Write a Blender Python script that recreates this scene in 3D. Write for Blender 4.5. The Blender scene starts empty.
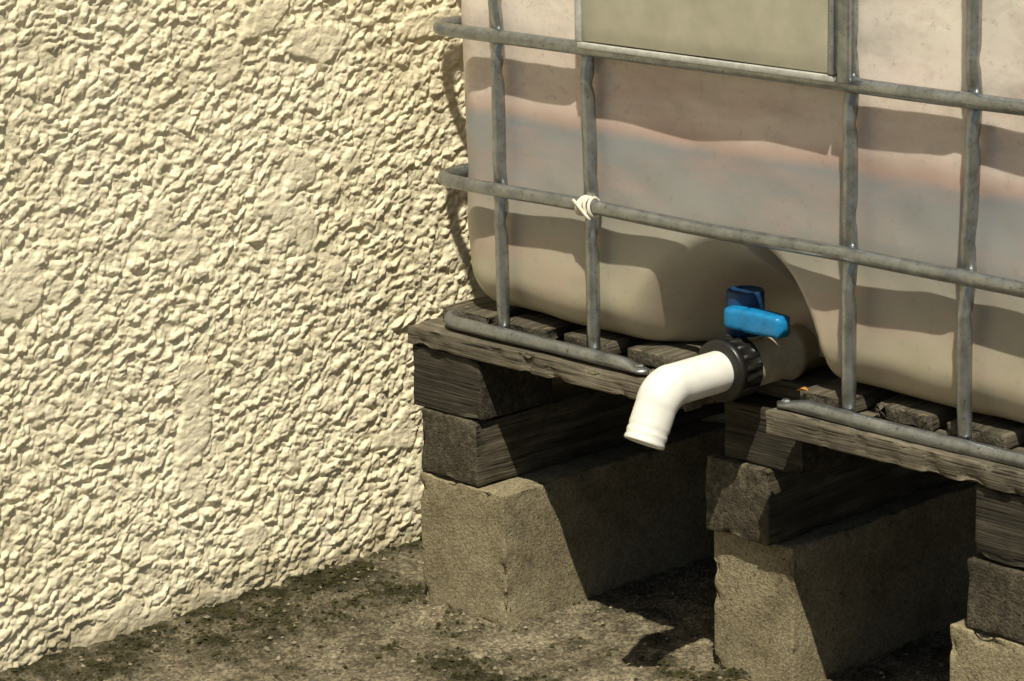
import bpy, math, random
import numpy as np
from mathutils import Vector as V, noise as mn
random.seed(4)
scene=bpy.context.scene
# ------------------------------------------------------------------ helpers
def hsh(i,j,s):
    n=(i.astype(np.int64)*374761393+j.astype(np.int64)*668265263+s*974634777)&0xffffffff
    n=((n^(n>>13))*1274126177)&0xffffffff
    n=n^(n>>16)
    return (n&0xffffff)/float(0xffffff)
def vnoise(u,v,s):
    i=np.floor(u);j=np.floor(v);a=u-i;b=v-j
    a=a*a*(3-2*a);b=b*b*(3-2*b);i=i.astype(np.int64);j=j.astype(np.int64)
    return (hsh(i,j,s)*(1-a)+hsh(i+1,j,s)*a)*(1-b)+(hsh(i,j+1,s)*(1-a)+hsh(i+1,j+1,s)*a)*b
def fbm(u,v,s,o=4):
    t=0;amp=.5;tot=0
    for k in range(o):
        t=t+amp*vnoise(u*2**k,v*2**k,s+k*7);tot+=amp;amp*=.5
    return t/tot
def sstep(a,b,x):
    t=np.clip((x-a)/(b-a),0,1);return t*t*(3-2*t)
def flakes(u,v,s,tilt=.5,k=1.6,plat=.28,rr=2,an=1.6):
    """overlapping thrown-render splats: each has its own size, lie, stretch and tilt"""
    i0=np.floor(u).astype(np.int64);j0=np.floor(v).astype(np.int64)
    best=np.full(u.shape,-9.)
    for di in range(-rr,rr+1):
        for dj in range(-rr,rr+1):
            i=i0+di;j=j0+dj
            su=i+hsh(i,j,s);sv=j+hsh(i,j,s+1)
            hh=hsh(i,j,s+2)*.8
            tu=(hsh(i,j,s+3)-.5)*tilt*2;tv=(hsh(i,j,s+4)-.5)*tilt*2
            du=u-su;dv=v-sv
            th=.65+(hsh(i,j,s+6)-.5)*1.7;c=np.cos(th);q=np.sin(th)
            p1=du*c+dv*q;p2=(-du*q+dv*c)*(1+(an-1)*2*hsh(i,j,s+7))
            d=np.sqrt(p1*p1+p2*p2)
            best=np.maximum(best,hh+tu*du+tv*dv-k*np.maximum(0,d-plat*(.5+hsh(i,j,s+5)*1.2)))
    return best
def grid_mesh(name,P,closed_u=False):
    n,m=P.shape[:2]
    idx=np.arange(n*m).reshape(n,m)
    a=idx[:-1,:-1].ravel();b=idx[1:,:-1].ravel();c=idx[1:,1:].ravel();d=idx[:-1,1:].ravel()
    me=bpy.data.meshes.new(name)
    F=np.stack([a,b,c,d],1)
    me.vertices.add(n*m);me.vertices.foreach_set("co",P.reshape(-1).astype(np.float32))
    me.loops.add(F.size);me.loops.foreach_set("vertex_index",F.ravel().astype(np.int32))
    me.polygons.add(len(F));me.polygons.foreach_set("loop_start",(np.arange(len(F))*4).astype(np.int32))
    me.update(calc_edges=True);me.validate()
    me.polygons.foreach_set("use_smooth",np.ones(len(me.polygons),dtype=bool))
    return me
def attr(me,name,vals):
    a=me.attributes.new(name,'FLOAT','POINT');a.data.foreach_set("value",vals.ravel().astype(np.float32))
def obj(name,me,mat=None,parent=None):
    o=bpy.data.objects.new(name,me);scene.collection.objects.link(o)
    if mat: me.materials.append(mat)
    if parent: o.parent=parent
    return o
def empty(name,loc=(0,0,0)):
    o=bpy.data.objects.new(name,None);scene.collection.objects.link(o);o.empty_display_size=.1
    return o
def pymesh(name,vs,fs,smooth=True):
    me=bpy.data.meshes.new(name);me.from_pydata([tuple(v) for v in vs],[],fs);me.update()
    if smooth:
        for p in me.polygons:p.use_smooth=True
    return me
# ------------------------------------------------------------------ materials
def mat(name):
    m=bpy.data.materials.new(name);m.use_nodes=True
    nt=m.node_tree;return m,nt,nt.nodes["Principled BSDF"]
def coords(nt,scale=(1,1,1)):
    tc=nt.nodes.new('ShaderNodeTexCoord');mp=nt.nodes.new('ShaderNodeMapping')
    mp.inputs['Scale'].default_value=scale
    nt.links.new(tc.outputs['Object'],mp.inputs['Vector']);return mp.outputs['Vector']
def noise(nt,vec,scale,detail=4,rough=.6):
    n=nt.nodes.new('ShaderNodeTexNoise');n.inputs['Scale'].default_value=scale
    n.inputs['Detail'].default_value=detail;n.inputs['Roughness'].default_value=rough
    nt.links.new(vec,n.inputs['Vector']);return n.outputs['Fac']
def ramp(nt,fac,stops):
    r=nt.nodes.new('ShaderNodeValToRGB');el=r.color_ramp.elements
    while len(el)<len(stops): el.new(.5)
    for e,(p,c) in zip(el,stops): e.position=p;e.color=(*c,1) if len(c)==3 else c
    nt.links.new(fac,r.inputs['Fac']);return r.outputs['Color']
def mix(nt,fac,a,b,mode='MIX'):
    m=nt.nodes.new('ShaderNodeMix');m.data_type='RGBA';m.blend_type=mode
    for s,v in ((0,fac),(6,a),(7,b)):
        if isinstance(v,(int,float)): m.inputs[s].default_value=v
        elif isinstance(v,tuple): m.inputs[s].default_value=(*v,1)
        else: nt.links.new(v,m.inputs[s])
    return m.outputs[2]
def bump(nt,bsdf,h,strength,dist,prev=None):
    b=nt.nodes.new('ShaderNodeBump');b.inputs['Strength'].default_value=strength;b.inputs['Distance'].default_value=dist
    nt.links.new(h,b.inputs['Height'])
    if prev: nt.links.new(prev,b.inputs['Normal'])
    nt.links.new(b.outputs['Normal'],bsdf.inputs['Normal']);return b.outputs['Normal']
def mathn(nt,op,a,b):
    n=nt.nodes.new('ShaderNodeMath');n.operation=op
    for s,v in ((0,a),(1,b)):
        if isinstance(v,(int,float)): n.inputs[s].default_value=v
        else: nt.links.new(v,n.inputs[s])
    return n.outputs[0]
def getattr_node(nt,name):
    n=nt.nodes.new('ShaderNodeAttribute');n.attribute_name=name;return n.outputs['Fac']

def m_stucco():
    m,nt,b=mat("cream_render");v=coords(nt)
    c=ramp(nt,noise(nt,v,6,4,.7),[(.3,(.80,.72,.51)),(.55,(.89,.81,.60)),(.8,(.92,.85,.65))])
    c=mix(nt,ramp(nt,noise(nt,v,60,3,.7),[(.58,(0,0,0)),(.78,(.25,.25,.25))]),c,(.64,.53,.32))
    c=mix(nt,getattr_node(nt,"dirt"),c,(.24,.19,.10))
    nt.links.new(c,b.inputs['Base Color']);b.inputs['Roughness'].default_value=.75
    b.inputs['Specular IOR Level'].default_value=.35
    bump(nt,b,noise(nt,v,330,3,.8),.7,.0025);return m
def m_ground():
    m,nt,b=mat("old_concrete_ground");v=coords(nt)
    c=ramp(nt,noise(nt,v,8,8,.85),[(.34,(.065,.055,.037)),(.47,(.21,.182,.125)),(.62,(.42,.37,.265))])
    vo=nt.nodes.new('ShaderNodeTexVoronoi');vo.inputs['Scale'].default_value=260;nt.links.new(v,vo.inputs['Vector'])
    sp=ramp(nt,vo.outputs['Color'],[(.3,(.5,.5,.5)),(.8,(1.45,1.4,1.3))])
    c=mix(nt,.85,c,sp,'MULTIPLY')
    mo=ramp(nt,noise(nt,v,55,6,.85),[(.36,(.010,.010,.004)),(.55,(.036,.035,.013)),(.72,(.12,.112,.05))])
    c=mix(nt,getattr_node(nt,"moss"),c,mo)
    nt.links.new(c,b.inputs['Base Color']);b.inputs['Roughness'].default_value=.92
    b.inputs['Specular IOR Level'].default_value=.15
    bump(nt,b,noise(nt,v,260,5,.8),1,.006);return m
def m_concrete():
    m,nt,b=mat("aggregate_concrete");v=coords(nt)
    c=ramp(nt,noise(nt,v,11,6,.75),[(.3,(.17,.145,.092)),(.5,(.30,.262,.175)),(.75,(.41,.365,.255))])
    vo=nt.nodes.new('ShaderNodeTexVoronoi');vo.inputs['Scale'].default_value=330;nt.links.new(v,vo.inputs['Vector'])
    sp=ramp(nt,vo.outputs['Color'],[(.2,(.68,.67,.65)),(.8,(1.22,1.18,1.1))])
    c=mix(nt,.8,c,sp,'MULTIPLY')
    pit=ramp(nt,noise(nt,v,180,3,.7),[(.32,(.16,.14,.11)),(.38,(1,1,1))])
    c=mix(nt,.85,c,pit,'MULTIPLY')
    nt.links.new(c,b.inputs['Base Color']);b.inputs['Roughness'].default_value=.95
    b.inputs['Specular IOR Level'].default_value=.1
    bump(nt,b,noise(nt,v,260,3,.8),.9,.0035);return m
def m_wood(name,axis,dark,mid,light,sc=1):
    m,nt,b=mat(name);s=[110*sc,110*sc,110*sc];s[axis]=4
    v=coords(nt,tuple(s));g=noise(nt,v,1,5,.75)
    v2=coords(nt);s3=[300,300,300];s3[axis]=9;v3=coords(nt,tuple(s3));g3=noise(nt,v3,1,2,.6)
    c=ramp(nt,g,[(.3,dark),(.5,mid),(.72,light)])
    c=mix(nt,ramp(nt,noise(nt,v2,13,5,.75),[(.4,(0,0,0)),(.7,(.8,.8,.8))]),c,tuple(x*.4 for x in mid))
    c=mix(nt,ramp(nt,g3,[(.3,(.9,.9,.9)),(.40,(0,0,0))]),c,tuple(x*.2 for x in dark))
    nt.links.new(c,b.inputs['Base Color']);b.inputs['Roughness'].default_value=.85
    b.inputs['Specular IOR Level'].default_value=.2
    bump(nt,b,g3,.7,.003);return m
def m_steel():
    m,nt,b=mat("galvanised_steel");v=coords(nt)
    c=ramp(nt,noise(nt,v,35,5,.75),[(.3,(.21,.22,.23)),(.5,(.33,.35,.36)),(.72,(.46,.475,.47))])
    c=mix(nt,ramp(nt,noise(nt,v,150,4,.7),[(.60,(0,0,0)),(.70,(.85,.85,.85))]),c,(.09,.08,.06))
    nt.links.new(c,b.inputs['Base Color']);b.inputs['Metallic'].default_value=.88
    r=ramp(nt,noise(nt,v,50,3,.6),[(.3,(.24,.24,.24)),(.7,(.46,.46,.46))]);nt.links.new(r,b.inputs['Roughness'])
    bump(nt,b,noise(nt,v,130,3,.7),.25,.001);return m
def m_bottle():
    m,nt,b=mat("translucent_polyethylene");v=coords(nt)
    tc=nt.nodes.new('ShaderNodeTexCoord');sx=nt.nodes.new('ShaderNodeSeparateXYZ');nt.links.new(tc.outputs['Object'],sx.inputs[0])
    wob=mathn(nt,'MULTIPLY',mathn(nt,'SUBTRACT',noise(nt,v,6,3,.6),.5),.035)
    z=mathn(nt,'ADD',sx.outputs['Z'],wob)
    zz=mathn(nt,'MULTIPLY',z,1/1.4)
    c=ramp(nt,zz,[(.29,(.52,.46,.32)),(.37,(.45,.415,.325)),(.43,(.36,.355,.335)),(.482,(.30,.315,.325)),(.490,(.52,.39,.34)),(.505,(.72,.61,.54)),(.62,(.86,.79,.70))])
    sm=coords(nt,(4,4,17))
    c=mix(nt,ramp(nt,noise(nt,sm,1,6,.7),[(.47,(0,0,0)),(.70,(.55,.55,.55))]),c,(.55,.36,.32))
    sm2=coords(nt,(9,9,14))
    c=mix(nt,ramp(nt,noise(nt,sm2,1,6,.75),[(.50,(0,0,0)),(.72,(.5,.5,.5))]),c,(.34,.31,.26))
    c=mix(nt,ramp(nt,noise(nt,v,75,5,.8),[(.57,(0,0,0)),(.71,(.45,.45,.45))]),c,(.24,.21,.16))
    nt.links.new(c,b.inputs['Base Color'])
    b.inputs['Roughness'].default_value=.38
    b.inputs['Specular IOR Level'].default_value=.45
    b.inputs['Subsurface Weight'].default_value=.5;b.inputs['Subsurface Radius'].default_value=(1,.85,.7);b.inputs['Subsurface Scale'].default_value=.014
    return m
def m_plain(name,col,rough,spec=.5,nscale=60,var=.25,bmp=.1):
    m,nt,b=mat(name);v=coords(nt)
    c=ramp(nt,noise(nt,v,nscale,4,.7),[(.3,tuple(x*(1-var) for x in col)),(.7,tuple(min(1,x*(1+var*.5)) for x in col))])
    nt.links.new(c,b.inputs['Base Color']);b.inputs['Roughness'].default_value=rough
    b.inputs['Specular IOR Level'].default_value=spec;bump(nt,b,noise(nt,v,nscale*4,3,.6),bmp,.001);return m
M_ST=m_stucco();M_G=m_ground();M_C=m_concrete();M_STEEL=m_steel();M_B=m_bottle()
WX=m_wood("weathered_wood_x",0,(.05,.044,.034),(.15,.13,.094),(.31,.27,.20))
WY=m_wood("weathered_wood_y",1,(.03,.026,.02),(.10,.088,.064),(.23,.20,.15))
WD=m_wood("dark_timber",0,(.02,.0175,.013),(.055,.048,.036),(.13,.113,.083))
WY2=m_wood("bearer_timber",1,(.03,.026,.019),(.09,.078,.055),(.21,.18,.125),.8)
M_WHITE=m_plain("white_pvc",(.84,.83,.77),.3,.5,25,.14)
M_CREAM=m_plain("cream_plastic",(.46,.40,.28),.45,.4,30,.3)
M_BLACK=m_plain("black_plastic",(.015,.014,.013),.35,.5)
M_BLUE=m_plain("blue_plastic",(.008,.21,.48),.38,.5,50,.35,.3)
M_BLUE_SHADE=m_plain("shaded_blue_plastic",(.008,.045,.13),.45,.4)  # handle blue as seen in shadow, the hub's shade put into its colour
M_PLATE=m_plain("painted_steel_plate",(.44,.42,.32),.42,.4,12,.2,.15)
M_EDGE=m_plain("bare_steel_edge",(.5,.5,.46),.4,.5,80,.3)
M_STR=m_plain("white_string",(.75,.70,.58),.8,.2)
M_LEAF=m_plain("dead_leaf",(.45,.20,.04),.7,.3)
M_TWIG=m_plain("straw",(.30,.23,.12),.8,.2)
M_GR=m_plain("grit",(.28,.24,.17),.9,.2,90,.8)
M_MOSS=m_plain("moss_crumb",(.052,.049,.020),.95,.1,90,.7)
# ------------------------------------------------------------------ wall
WXX=-.23
def ticks(parts):
    out=[]
    for a,b,s in parts: out+=list(np.arange(a,b,s))
    out.append(parts[-1][1]);return np.array(out)
ty=ticks([(-5,-1.2,.12),(-1.2,-.70,.010),(-.70,.26,.0019),(.26,1.3,.012),(1.3,5,.12)])
tz=ticks([(-.03,1.0,.0017),(1.0,1.5,.014),(1.5,2.8,.1)])
Y,Z=np.meshgrid(ty,tz,indexing='ij')
wy=Y+(fbm(Y*90,Z*90,11,3)-.5)*.012+(fbm(Y*14,Z*14,12,2)-.5)*.03; wz=Z+(fbm(Y*90+9,Z*90+5,23,3)-.5)*.012+(fbm(Y*14,Z*14,19,2)-.5)*.02
h1=flakes(wy/.020,wz/.0155,101,.40,2.9,.36,2,1.8)
h2=flakes(wy/.0098+3.3,wz/.0078,201,.5,2.2,.34,1,1.5)
h2=np.maximum(h2,-.3)
h1=np.maximum(h1,-.20)
patch=sstep(.71,.75,fbm(Y*12,Z*12,55,2))
fine=vnoise(Y*330,Z*330,77)
H=(.0045*h1+.0025*h2+.0010*(fine-.5))*(1-.6*patch)+patch*.003+.005*(fbm(Y*4,Z*4,5,2)-.5)
P=np.stack([WXX+H,Y,Z],-1)
me=grid_mesh("wall",P)
attr(me,"dirt",np.clip(sstep(.07,.0,Z+(fbm(Y*30,Z*30,8,3)-.5)*.09)*.6+.15*sstep(.62,.75,fbm(Y*25,Z*25,91,4)),0,1))
wall=obj("roughcast_wall",me,M_ST)
def boxmesh(name,x0,x1,y0,y1,z0,z1):
    vs=[(x,y,z) for x in(x0,x1) for y in(y0,y1) for z in(z0,z1)]
    return pymesh(name,vs,[(0,1,3,2),(4,6,7,5),(0,4,5,1),(2,3,7,6),(0,2,6,4),(1,5,7,3)],False)
obj("wall_core",boxmesh("wall_core",WXX-.25,WXX-.016,-5,5,-.03,2.8),M_ST,wall)
# ------------------------------------------------------------------ ground
tx=ticks([(-40,-1,3),(-1,-.26,.1),(-.26,1.1,.0042),(1.1,3,.05),(3,40,2.5)])
ty=ticks([(-40,-3,2.5),(-3,-.75,.05),(-.75,.6,.0042),(.6,3,.06),(3,40,2.5)])
X,Y=np.meshgrid(tx,ty,indexing='ij')
near=(X+.23)
nz=fbm(X*16,Y*16,31,6)
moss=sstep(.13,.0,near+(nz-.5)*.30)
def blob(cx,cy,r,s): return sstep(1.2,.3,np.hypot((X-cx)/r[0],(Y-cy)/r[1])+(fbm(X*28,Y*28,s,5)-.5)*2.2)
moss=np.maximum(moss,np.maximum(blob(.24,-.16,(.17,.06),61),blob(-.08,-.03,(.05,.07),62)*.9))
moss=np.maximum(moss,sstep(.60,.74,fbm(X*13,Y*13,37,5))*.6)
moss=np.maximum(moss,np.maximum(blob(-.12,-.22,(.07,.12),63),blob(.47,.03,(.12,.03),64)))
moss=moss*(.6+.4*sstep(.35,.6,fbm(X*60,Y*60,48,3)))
rough=fbm(X*110,Y*110,41,4)
Hh=.006*(fbm(X*5,Y*5,3,3)-.5)+.009*(rough-.5)+.006*(fbm(X*30,Y*30,47,3)-.5)+moss*(.014*fbm(X*90,Y*90,43,4)-.001)
far=np.hypot(X,Y)>3
Hh[far]=0
me=grid_mesh("ground",np.stack([X,Y,Hh-.002],-1));attr(me,"moss",moss*.95)
ground=obj("ground",me,M_G)
def gz(x,y):
    i=np.argmin(abs(tx-x));j=np.argmin(abs(ty-y));return Hh[i,j]-.002,moss[i,j]
def crumbs(name,n,mt,lo,hi,want):
    vs=[];fs=[];c=0;tries=0
    while c<n and tries<n*30:
        tries+=1
        x=random.uniform(-.22,1.1);y=random.uniform(-.75,.6)
        z,mo=gz(x,y)
        if want and random.random()>mo**2+.015: continue
        r=lo+(hi-lo)*random.random()**4
        b=len(vs);rot=random.uniform(0,6.28)
        pts=[V((1,0,0)),V((0,1,0)),V((-1,0,0)),V((0,-1,0)),V((0,0,.8)),V((0,0,-.6))]
        for p in pts:
            q=p*r*random.uniform(.6,1.25);q=V((q.x*math.cos(rot)-q.y*math.sin(rot),q.x*math.sin(rot)+q.y*math.cos(rot),q.z))
            vs.append((x+q.x,y+q.y,z+r*.3+q.z))
        for k in range(4):
            fs.append((b+k,b+(k+1)%4,b+4));fs.append((b+(k+1)%4,b+k,b+5))
        c+=1
    return obj(name,pymesh(name,vs,fs,False),mt)
crumbs("gravel",5000,M_GR,.0008,.005,False)
crumbs("moss",8000,M_MOSS,.0012,.005,True)
# ------------------------------------------------------------------ generic rough box
def rbox(name,x0,x1,y0,y1,z0,z1,mt,parent,step=.008,amp=.0015,r=.004,nf=60,grain=None,chip=0,rot=0,seed=0):
    L=[x1-x0,y1-y0,z1-z0];c=V(((x0+x1)/2,(y0+y1)/2,(z0+z1)/2))
    tk=[]
    for l in L:
        n=max(2,int(l/step)); n=min(n,70)
        t=np.linspace(0,1,n+1)*l-l/2
        t=np.unique(np.round(np.concatenate([t,[-l/2+r,l/2-r]]),5)); tk.append(t)
    vs={};verts=[];fs=[]
    def vid(p):
        k=(round(p[0],5),round(p[1],5),round(p[2],5))
        if k not in vs: vs[k]=len(verts);verts.append(k)
        return vs[k]
    for ax in range(3):
        a,b=[(1,2),(2,0),(0,1)][ax]
        for sgn in(-1,1):
            for i in range(len(tk[a])-1):
                for j in range(len(tk[b])-1):
                    q=[]
                    for (ii,jj) in((i,j),(i+1,j),(i+1,j+1),(i,j+1)):
                        p=[0,0,0];p[ax]=sgn*L[ax]/2;p[a]=tk[a][ii];p[b]=tk[b][jj];q.append(vid(p))
                    fs.append(q if sgn>0 else q[::-1])
    out=[]
    cr,sr=math.cos(rot),math.sin(rot)
    for p in verts:
        q=V([max(-L[k]/2+r,min(L[k]/2-r,p[k])) for k in range(3)])
        d=V(p)-q;n=d.normalized() if d.length>1e-9 else V((0,0,0))
        w=q+n*r
        s=V(w)+c+V((seed*3.1,seed*1.7,0))
        sc=[nf]*3
        if grain is not None: sc[grain]=nf*.08
        disp=mn.noise(V((s.x*sc[0],s.y*sc[1],s.z*sc[2])))*amp+mn.noise(s*12)*amp*1.2
        w=w+n*disp
        if chip:
            e=sum(1 for k in range(3) if abs(p[k])>L[k]/2-.012)
            if e>=2:
                t=mn.noise(s*34)
                if t>.12: w=w-n*chip*(t-.12)*(1 if e==2 else 2)
        w=V((w.x*cr-w.y*sr,w.x*sr+w.y*cr,w.z))
        out.append(w+c)
    return obj(name,pymesh(name,out,fs),mt,parent)
# ------------------------------------------------------------------ concrete blocks
def cblock(x0,x1,y0,y1,z1,rot=0,seed=0):
    return rbox("concrete_block",x0,x1,y0,y1,-.012,z1,M_C,None,.006,.0007,.0022,110,None,.018,rot,seed)
cblock(-.041,.125,-.018,.43,.182,0,1)
cblock(-.035,.125,.62,1.06,.182,0,2)
cblock(.418,.551,.07,.51,.184,0,3)
cblock(.423,.553,.66,1.10,.182,0,4)
cblock(.862,1.02,-.018,.43,.188,0,5)
cblock(.866,1.02,.62,1.06,.186,0,6)
def bearer(x0,x1,y0,y1,z0,z1,rot,seed):
    rbox("timber_bearer",x0,x1,y0,y1,z0,z1,WY2,None,.009,.0009,.0022,70,1,.010,rot,seed)
bearer(-.030,.083,-.018,1.15,.184,.273,math.radians(-.6),1)
bearer(.417,.522,.052,1.15,.186,.283,math.radians(.5),2)
bearer(.885,1.0,-.018,1.15,.19,.272,0,3)
# ------------------------------------------------------------------ pallet
pal=empty("wooden_pallet")
k=0
for (x0,x1,yf) in((-.049,.083,-.016),(.447,.575,.060),(.893,1.02,-.016)):
    for y0 in(yf,.53,1.06):
        k+=1;zb=.275 if yf<0 else .285
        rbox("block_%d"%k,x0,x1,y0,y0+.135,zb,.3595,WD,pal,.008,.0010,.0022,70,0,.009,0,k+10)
rbox("front_plank_1",-.052,.458,-.022,.085,.361,.3865,WX,pal,.007,.0011,.0018,80,0,.014,0,21)
rbox("front_plank_2",.588,1.04,-.022,.085,.361,.3885,WX,pal,.007,.0011,.0018,80,0,.014,0,22)
rbox("centre_stringer",-.045,1.04,.53,.65,.361,.386,WX,pal,.02,.001,.003,60,0,0,0,23)
rbox("rear_stringer",-.045,1.04,1.07,1.19,.361,.386,WX,pal,.02,.001,.003,60,0,0,0,24)
rbox("inner_stringer",-.045,1.04,.10,.19,.361,.386,WX,pal,.012,.001,.003,60,0,0,0,25)
xs=[-.03,.085,.20,.31,.415,.60,.70,.815,.925];ws=[.09,.085,.08,.085,.075,.075,.09,.085,.09]
for i,(x,w) in enumerate(zip(xs,ws)):
    y0=.022+random.uniform(-.004,.014)
    rbox("deck_board_%d"%(i+1),x,x+w,y0,1.19,.3895,.408,WY,pal,.009,.0011,.0022,60,1,.010,random.uniform(-.004,.004),30+i)
# ------------------------------------------------------------------ tubes
def sweep(pts,rad,nseg=16,cap=True,frame=None):
    vs=[];fs=[];n=len(pts)
    up=V((0,0,1)) if frame is None else frame
    for i,p in enumerate(pts):
        t=(pts[min(i+1,n-1)]-pts[max(i-1,0)]).normalized()
        a=up-t*up.dot(t)
        if a.length<.05: a=V((1,0,0))-t*t.x
        a.normalize();b=t.cross(a)
        for k in range(nseg):
            q=2*math.pi*k/nseg
            vs.append(p+a*math.cos(q)*rad[i][0]+b*math.sin(q)*rad[i][1])
    for i in range(n-1):
        for k in range(nseg):
            k2=(k+1)%nseg
            fs.append((i*nseg+k,i*nseg+k2,(i+1)*nseg+k2,(i+1)*nseg+k))
    if cap:
        fs.append(tuple(range(nseg))[::-1]);fs.append(tuple((n-1)*nseg+k for k in range(nseg)))
    return vs,fs
def resample(pl,step):
    out=[pl[0]]
    for a,b in zip(pl[:-1],pl[1:]):
        d=(b-a).length;m=max(1,int(d/step))
        for k in range(1,m+1): out.append(a.lerp(b,k/m))
    return out
def arc_corner(c,r,a0,a1,z,n=8):
    return [V((c[0]+r*math.cos(a),c[1]+r*math.sin(a),z)) for a in np.linspace(a0,a1,n)]
vs=[];fs=[]
for i in range(70):
    if i<50:
        x=random.uniform(-.2,.5);y=random.uniform(-.45,.1);z=gz(x,y)[0]+.003
    else:
        x=random.uniform(-.02,.42) if i%2 else random.uniform(.62,.98);y=random.uniform(.0,.03);z=.3905 if y<.018 else .4095
    a=random.uniform(0,3.14);l=random.uniform(.004,.016);dv=V((math.cos(a),math.sin(a),random.uniform(-.05,.15)))
    p=V((x,y,z));v_,f_=sweep([p,p+dv*l*.5+V((0,0,.001)),p+dv*l],[(.0007,.0007)]*3,5,True)
    b=len(vs);vs+=v_;fs+=[tuple(b+q for q in t) for t in f_]
obj("twigs",pymesh("twigs",vs,fs),M_TWIG)
tank=empty("ibc_water_tank")
DEP=1.17;XL=-.014
barsx=[.106,.272,.690,.859]
R=.0090;pi=math.pi
def wob(p,s): return V((0,mn.noise(p*4+V((s,0,0)))*.003,mn.noise(p*4+V((s,0,5)))*.003))
def ring(z,name,s):
    rc=.035
    pl=[V((.5,0,z)),V((XL+rc,0,z))]
    pl+=arc_corner((XL+rc,rc),rc,-pi/2,-pi,z)[1:]
    pl+=[V((XL,DEP-rc,z))]+arc_corner((XL+rc,DEP-rc),rc,pi,pi/2,z)[1:]
    pl+=[V((1-rc,DEP,z))]+arc_corner((1-rc,DEP-rc),rc,pi/2,0,z)[1:]
    pl+=[V((1,rc,z))]+arc_corner((1-rc,rc),rc,0,-pi/2,z)[1:]+[V((.5,0,z))]
    pts=resample(pl,.010);rad=[];o=[]
    for p in pts:
        f=0
        if p.y<.01:
            d=min(abs(p.x-b) for b in barsx);f=math.exp(-(d/.012)**2)
        rad.append((R*(1+.05*f),R*(1-.25*f)));o.append(p+wob(p,s)+V((0,.002*f,0)))
    o[-1]=o[0].copy()
    vs,fs=sweep(o,rad,16,False);obj(name,pymesh(name,vs,fs),M_STEEL,tank)
for i,z in enumerate([.5890,.787,.985,1.18,1.375]): ring(z,"rail_%d"%(i+1),i*3.3)
def brail(pl,name,ends):
    pts=resample(pl,.008);rad=[];o=[];n=len(pts);L=[0]
    for a,b in zip(pts[:-1],pts[1:]): L.append(L[-1]+(b-a).length)
    for i,p in enumerate(pts):
        d=1.
        if 0 in ends: d=min(d,L[i])
        if 1 in ends: d=min(d,L[-1]-L[i])
        f=1-min(1,d/.05);f=f*f*(3-2*f)
        tip=math.sqrt(max(.04,1-(1-min(1,d/.012))**2))
        rad.append((R*(1-.62*f),R*(1+.3*f)*tip));o.append(p+wob(p,9)-V((0,0,.004*f)))
    vs,fs=sweep(o,rad,16);obj(name,pymesh(name,vs,fs),M_STEEL,tank)
zb=.397
brail([V((.378,-.004,zb)),V((.034,-.002,zb))]+arc_corner((.029,.033),.035,-pi/2,-pi,zb)+[V((-.006,DEP-.04,zb))],"bottom_rail_1",(0,))
brail([V((.590,-.004,zb)),V((.965,-.002,zb))]+arc_corner((.965,.033),.035,-pi/2,0,zb)+[V((1,DEP-.04,zb))],"bottom_rail_2",(0,))
brail([V((0,DEP-.04,zb)),V((.04,DEP,zb)),V((.96,DEP,zb)),V((1,DEP-.04,zb))],"bottom_rail_3",())
for i,x in enumerate((.364,.604)):
    vs,fs=sweep([V((x,-.004,.395)),V((x,-.004,.4005)),V((x,-.004,.402))],[(.006,.006),(.006,.006),(.004,.004)],6,True,V((1,0,0)))
    obj("bolt_%d"%(i+1),pymesh("bolt",vs,fs,False),M_STEEL,tank)
zc=[.5890,.787,.985,1.18,1.375]
def vbar(x0,y0,axis,name,zbot=.40,s=0,kink=0):
    pts=[];rad=[]
    for z in np.arange(zbot,1.386,.005):
        d=min(abs(z-c) for c in zc);f=math.exp(-(d/.016)**2)
        g=math.exp(-((d-.045)/.010)**2)
        e=math.exp(-((z-zbot)/.018)**2)
        ra=R*(.98+.18*f-.08*g);rb=R*(.95-.45*f-.2*g)*(1-.35*e)
        t=min(1,max(0,(z-.6)/.18));t=t*t*(3-2*t)
        p=V((x0+kink*t,y0,z));p=p+V((mn.noise(V((s,z*5,0)))*.003,mn.noise(V((s,z*5,7)))*.002,0))
        off=.0085+f*.003-(.003*g)
        if axis=='f': p.y+=off
        elif axis=='b': p.y-=off
        else: p.x-=off
        pts.append(p);rad.append((ra,rb) if axis in 'fb' else (rb,ra))
    vs,fs=sweep(pts,rad,18,True,V((1,0,0)));obj(name,pymesh(name,vs,fs),M_STEEL,tank)
for i,x in enumerate(barsx): vbar(x,0,'f',"bar_%d"%(i+1),.402,i*5,(0,-.004,0,.004)[i])
for i,x in enumerate([.13,.3,.5,.7,.87]): vbar(x,DEP,'b',"rear_bar_%d"%(i+1),.402,40+i*5)
for i,y in enumerate([.17,.36,.55,.76,.98]):
    vbar(XL,y,'l',"side_bar_%d"%(i+1),.402,80+i*5);vbar(1,y,'r',"side_bar_%d"%(i+6),.402,120+i*5)
# string tie
vs=[];fs=[];tzc=.5890
for k in range(5):
    x=.264+k*.0048;pts=[];n=16
    for a in range(n+1):
        t=2*pi*a/n;pts.append(V((x+.003*math.sin(t+k),.002+math.cos(t)*.0125,tzc+math.sin(t)*.0115)))
    v_,f_=sweep(pts,[(.0022,.0022)]*len(pts),8,False,V((1,0,0)))
    b=len(vs);vs+=v_;fs+=[tuple(b+i for i in q) for q in f_]
v_,f_=sweep([V((.258,-.01,.597)),V((.270,-.0125,.591)),V((.282,-.012,.581)),V((.287,-.010,.575))],[(.0022,.0022)]*4,6,True)
b=len(vs);vs+=v_;fs+=[tuple(b+i for i in q) for q in f_]
obj("string_tie",pymesh("string",vs,fs),M_STR,tank)
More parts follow.
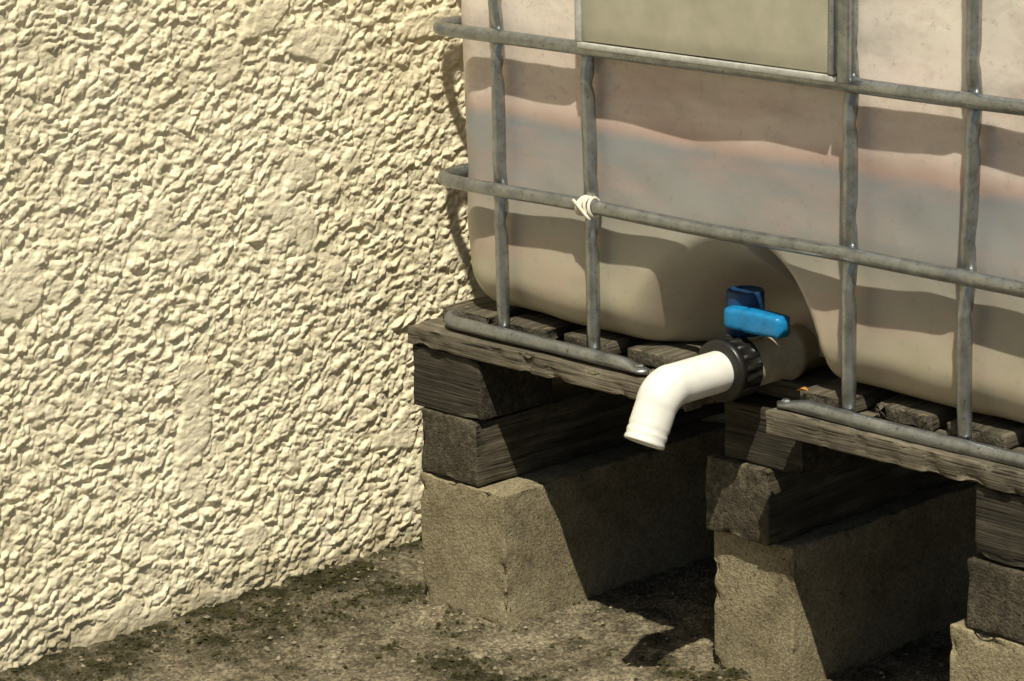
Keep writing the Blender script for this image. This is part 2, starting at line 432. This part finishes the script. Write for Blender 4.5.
# placard
rbox("placard",.285,.678,-.0150,-.0125,.800,1.06,M_PLATE,tank,.02,.0006,.001,8)
rbox("placard_lip",.278,.686,-.0185,-.0115,.791,.7985,M_EDGE,tank,.02,.0004,.001,8)
rbox("placard_left_edge",.276,.2835,-.0185,-.0115,.7995,1.06,M_EDGE,tank,.02,.0004,.001,8)
rbox("placard_right_edge",.6795,.688,-.0195,-.0115,.7995,1.06,M_STEEL,tank,.02,.0004,.001,8)
rbox("placard_flange",.690,.708,-.0175,-.0105,.79,1.06,M_STEEL,tank,.02,.0004,.002,8)
# ------------------------------------------------------------------ bottle
def bottle():
    x0,x1,y0,y1,z0,z1=-.012,.978,.024,1.145,.410,1.36
    r=.060
    def tk(a,b,s,fine=None):
        e=list(np.linspace(a,a+r,10))+list(np.linspace(b-r,b,10))
        m=list(np.arange(a+r,b-r,s));return np.unique(np.round(e+m,5))
    T=[tk(x0,x1,.006),tk(y0,y1,.05),tk(z0,z1,.006)]
    vs={};verts=[];fs=[]
    def vid(p):
        kk=tuple(round(c,5) for c in p)
        if kk not in vs: vs[kk]=len(verts);verts.append(kk)
        return vs[kk]
    lim=[(x0,x1),(y0,y1),(z0,z1)]
    for ax in range(3):
        a,b=[(1,2),(2,0),(0,1)][ax]
        for sg in(0,1):
            for i in range(len(T[a])-1):
                for j in range(len(T[b])-1):
                    q=[]
                    for ii,jj in((i,j),(i+1,j),(i+1,j+1),(i,j+1)):
                        p=[0,0,0];p[ax]=lim[ax][sg];p[a]=T[a][ii];p[b]=T[b][jj];q.append(vid(p))
                    fs.append(q if sg else q[::-1])
    out=[]
    for p in verts:
        q=V([max(lim[k][0]+r,min(lim[k][1]-r,p[k])) for k in range(3)])
        d=V(p)-q;n=d.normalized() if d.length>1e-9 else V((0,0,0));w=q+n*r
        s=V(w)
        w=w+n*(mn.noise(s*3.2)*.006+mn.noise(V((s.x*8,s.y*3,s.z*9)))*.004+mn.noise(V((s.x*19,s.y*3,s.z*24)))*.0012)
        if s.z<.60:
            fx=max(0,1-(s.x-x0)/.16);fx=fx*fx
            fz=max(0,min(1,(.60-s.z)/.19));w.x+=.018*fx*fz*fz
        if s.y<.30:
            dxx=(s.x-.515)
            ax_=.205 if dxx<0 else .125
            dz=(s.z-.40)/.185
            rr=math.sqrt((dxx/ax_)**2+dz*dz)
            e0=.42 if dxx<0 else .72
            t=max(0,min(1,(1-rr)/(1-e0)));t=t*t*(3-2*t)
            front=max(0,1-(s.y-.026)/.12)
            w.y+=.115*t*front
        out.append(w)
    obj("plastic_bottle",pymesh("bottle",out,fs),M_B,tank)
bottle()
v_,f_=sweep([V((.5,.58,1.33)),V((.5,.58,1.385)),V((.5,.58,1.40))],[(.08,.08),(.08,.08),(.07,.07)],32,True,V((1,0,0)))
obj("filler_cap",pymesh("cap",v_,f_),M_BLACK,tank)
# ------------------------------------------------------------------ valve
def lathe(prof,c,name,mt,teeth=0,depth=0,ns=48,parent=None):
    vs=[];fs=[]
    for (y,r,tf) in prof:
        for k in range(ns):
            a=2*pi*k/ns;rr=r
            if teeth and tf: rr=r-depth*(1 if math.cos(a*teeth)>.15 else 0)
            vs.append(V((c[0]+rr*math.cos(a),y+c[1],c[2]+rr*math.sin(a))))
    n=len(prof)
    for i in range(n-1):
        for k in range(ns):
            k2=(k+1)%ns;fs.append((i*ns+k,i*ns+k2,(i+1)*ns+k2,(i+1)*ns+k))
    return obj(name,pymesh(name,vs,fs),mt,parent)
VX,VZ=.5,.418
lathe([(.20,.030,0),(.118,.030,0),(.116,.036,0),(.106,.036,0),(.104,.031,0),(.04,.031,0),(.02,.031,0)],(VX,0,VZ),"valve_body",M_CREAM,parent=tank)
lathe([(.050,.026,0),(.050,.0345,0),(.048,.0365,0),(.0475,.0375,1),(.022,.0375,1),(.0215,.0365,0),(.018,.0365,0),(.0175,.0385,0),(.010,.0385,0),(.008,.036,0),(.007,.026,0)],(VX,-.016,VZ),"black_ring_nut",M_BLACK,16,.003,144,tank)
pts=[];rad=[]
for y in np.linspace(.03,-.086,12): pts.append(V((VX,y,VZ)));rad.append(.0255)
rb=.034;ang=math.radians(62)
for a in np.linspace(0,ang,10)[1:]: pts.append(V((VX,-.086-rb*math.sin(a),VZ-rb*(1-math.cos(a)))));rad.append(.0258+.0010*math.sin(a/ang*pi))
d=V((0,-math.cos(ang),-math.sin(ang)));p0=pts[-1]
for i,t in enumerate(np.linspace(.003,.048,15)): pts.append(p0+d*t);rad.append(.0252-(.0011 if (i>6 and i%3==0) else 0))
pts.append(pts[-1]+d*.001);rad.append(.0242)
pts.append(pts[-1]-d*.001);rad.append(.0218)
n0=len(pts)
for t in (.01,.03): pts.append(pts[n0-1]-d*t);rad.append(.0212)
vs=[];fs=[];ns=40
for i,p in enumerate(pts):
    if i<12: t=V((0,-1,0))
    elif i<21:
        a=ang*(i-11)/9;t=V((0,-math.cos(a),-math.sin(a)))
    else: t=d
    a_=V((1,0,0));b_=t.cross(a_)
    for k in range(ns):
        q=2*pi*k/ns;vs.append(p+a_*math.cos(q)*rad[i]+b_*math.sin(q)*rad[i])
for i in range(len(pts)-1):
    for k in range(ns):
        k2=(k+1)%ns;fs.append((i*ns+k,(i+1)*ns+k,(i+1)*ns+k2,i*ns+k2))
obj("white_outlet_pipe",pymesh("pipe",vs,fs),M_WHITE,tank)
def vcyl(prof,cx,cy,name,mt,ns=32):
    vs=[];fs=[]
    for z,r in prof:
        for k in range(ns): vs.append(V((cx+r*math.cos(2*pi*k/ns),cy+r*math.sin(2*pi*k/ns),z)))
    for i in range(len(prof)-1):
        for k in range(ns):
            k2=(k+1)%ns;fs.append((i*ns+k,i*ns+k2,(i+1)*ns+k2,(i+1)*ns+k))
    fs.append(tuple((len(prof)-1)*ns+k for k in range(ns)))
    obj(name,pymesh(name,vs,fs),mt,tank)
HX,HY=.490,.052
vcyl([(.43,.020),(.450,.020),(.451,.023),(.455,.023)],HX,HY,"valve_stem",M_CREAM)
vcyl([(.452,.020),(.453,.0235),(.505,.0235),(.507,.0225),(.5075,.019),(.5055,.0175)],HX,HY,"handle_hub",M_BLUE_SHADE)
vs=[];fs=[];L=[]
for i,t in enumerate(np.linspace(0,1,26)):
    x=HX-.004+t*.086
    end=math.sqrt(max(.02,1-(max(0,(t-.96)/.04))**2))*math.sqrt(max(.02,1-(max(0,(.05-t)/.05))**2))
    hgt=(.0130+.0015*math.sin(t*pi))*end;wd=(.015-.003*t)*end
    if .30<t<.36: hgt*=.90
    L.append((V((x,HY-.024+.004*t,.479-.002*t)),hgt,wd))
ns=28
for p,hh,wd in L:
    for k in range(ns):
        a=2*pi*k/ns;ca_,sa_=math.cos(a),math.sin(a)
        sx=math.copysign(abs(ca_)**.45,ca_);sz=math.copysign(abs(sa_)**.45,sa_)
        vs.append(p+V((0,sx*wd,sz*hh)))
for i in range(len(L)-1):
    for k in range(ns):
        k2=(k+1)%ns;fs.append((i*ns+k,i*ns+k2,(i+1)*ns+k2,(i+1)*ns+k))
fs.append(tuple(range(ns))[::-1]);fs.append(tuple((len(L)-1)*ns+k for k in range(ns)))
obj("blue_lever",pymesh("lever",vs,fs),M_BLUE,tank)
# dead leaf
vs=[];fs=[]
for i in range(7):
    for j in range(-2,3):
        t=i/6;w=.006*math.sin(pi*min(.98,max(.04,t)));vs.append(V((.605+t*.018,.014+j*w*.4,.4090+.004*abs(j)*.5*math.sin(pi*t)+.003*t)))
for i in range(6):
    for j in range(4): fs.append((i*5+j,(i+1)*5+j,(i+1)*5+j+1,i*5+j+1))
obj("dead_leaf",pymesh("leaf",vs,fs),M_LEAF)
# ------------------------------------------------------------------ light
sdir=V((.378,-.362,.85)).normalized()
el=math.asin(sdir.z)
w=bpy.data.worlds.new("World");scene.world=w;w.use_nodes=True;nt=w.node_tree
bg=nt.nodes['Background'];sky=nt.nodes.new('ShaderNodeTexSky');sky.sky_type='NISHITA';sky.sun_disc=False
sky.sun_elevation=el;sky.sun_rotation=math.atan2(sdir.x,sdir.y)
nt.links.new(sky.outputs[0],bg.inputs['Color']);bg.inputs['Strength'].default_value=.05
sl=bpy.data.lights.new("sun",'SUN');sl.energy=5;sl.angle=math.radians(.5);sl.color=(1,.93,.76)
so=bpy.data.objects.new("sun",sl);scene.collection.objects.link(so);so.rotation_euler=sdir.to_track_quat('Z','Y').to_euler();so.location=(2,-2,4)
# ------------------------------------------------------------------ camera
f=2900.;th=math.radians(14.6);al=math.radians(43.3);ph=math.radians(1.4);az=pi-al
h=V((math.cos(az),math.sin(az),0));Rr=V((math.sin(az),-math.cos(az),0))
F=h*math.cos(th)+V((0,0,-math.sin(th)));U=h*math.sin(th)+V((0,0,math.cos(th)))
R2=Rr*math.cos(ph)-U*math.sin(ph);U2=U*math.cos(ph)+Rr*math.sin(ph)
from mathutils import Matrix
cam=bpy.data.cameras.new("camera");co=bpy.data.objects.new("camera",cam);scene.collection.objects.link(co)
mw=Matrix(((R2.x,U2.x,-F.x,2.785),(R2.y,U2.y,-F.y,-2.502),(R2.z,U2.z,-F.z,1.3417),(0,0,0,1)))
co.matrix_world=mw;cam.sensor_width=36;cam.lens=f/1024*36;cam.clip_end=300;cam.clip_start=.05
scene.camera=co
scene.view_settings.view_transform='Standard';scene.view_settings.look='None';scene.view_settings.exposure=0
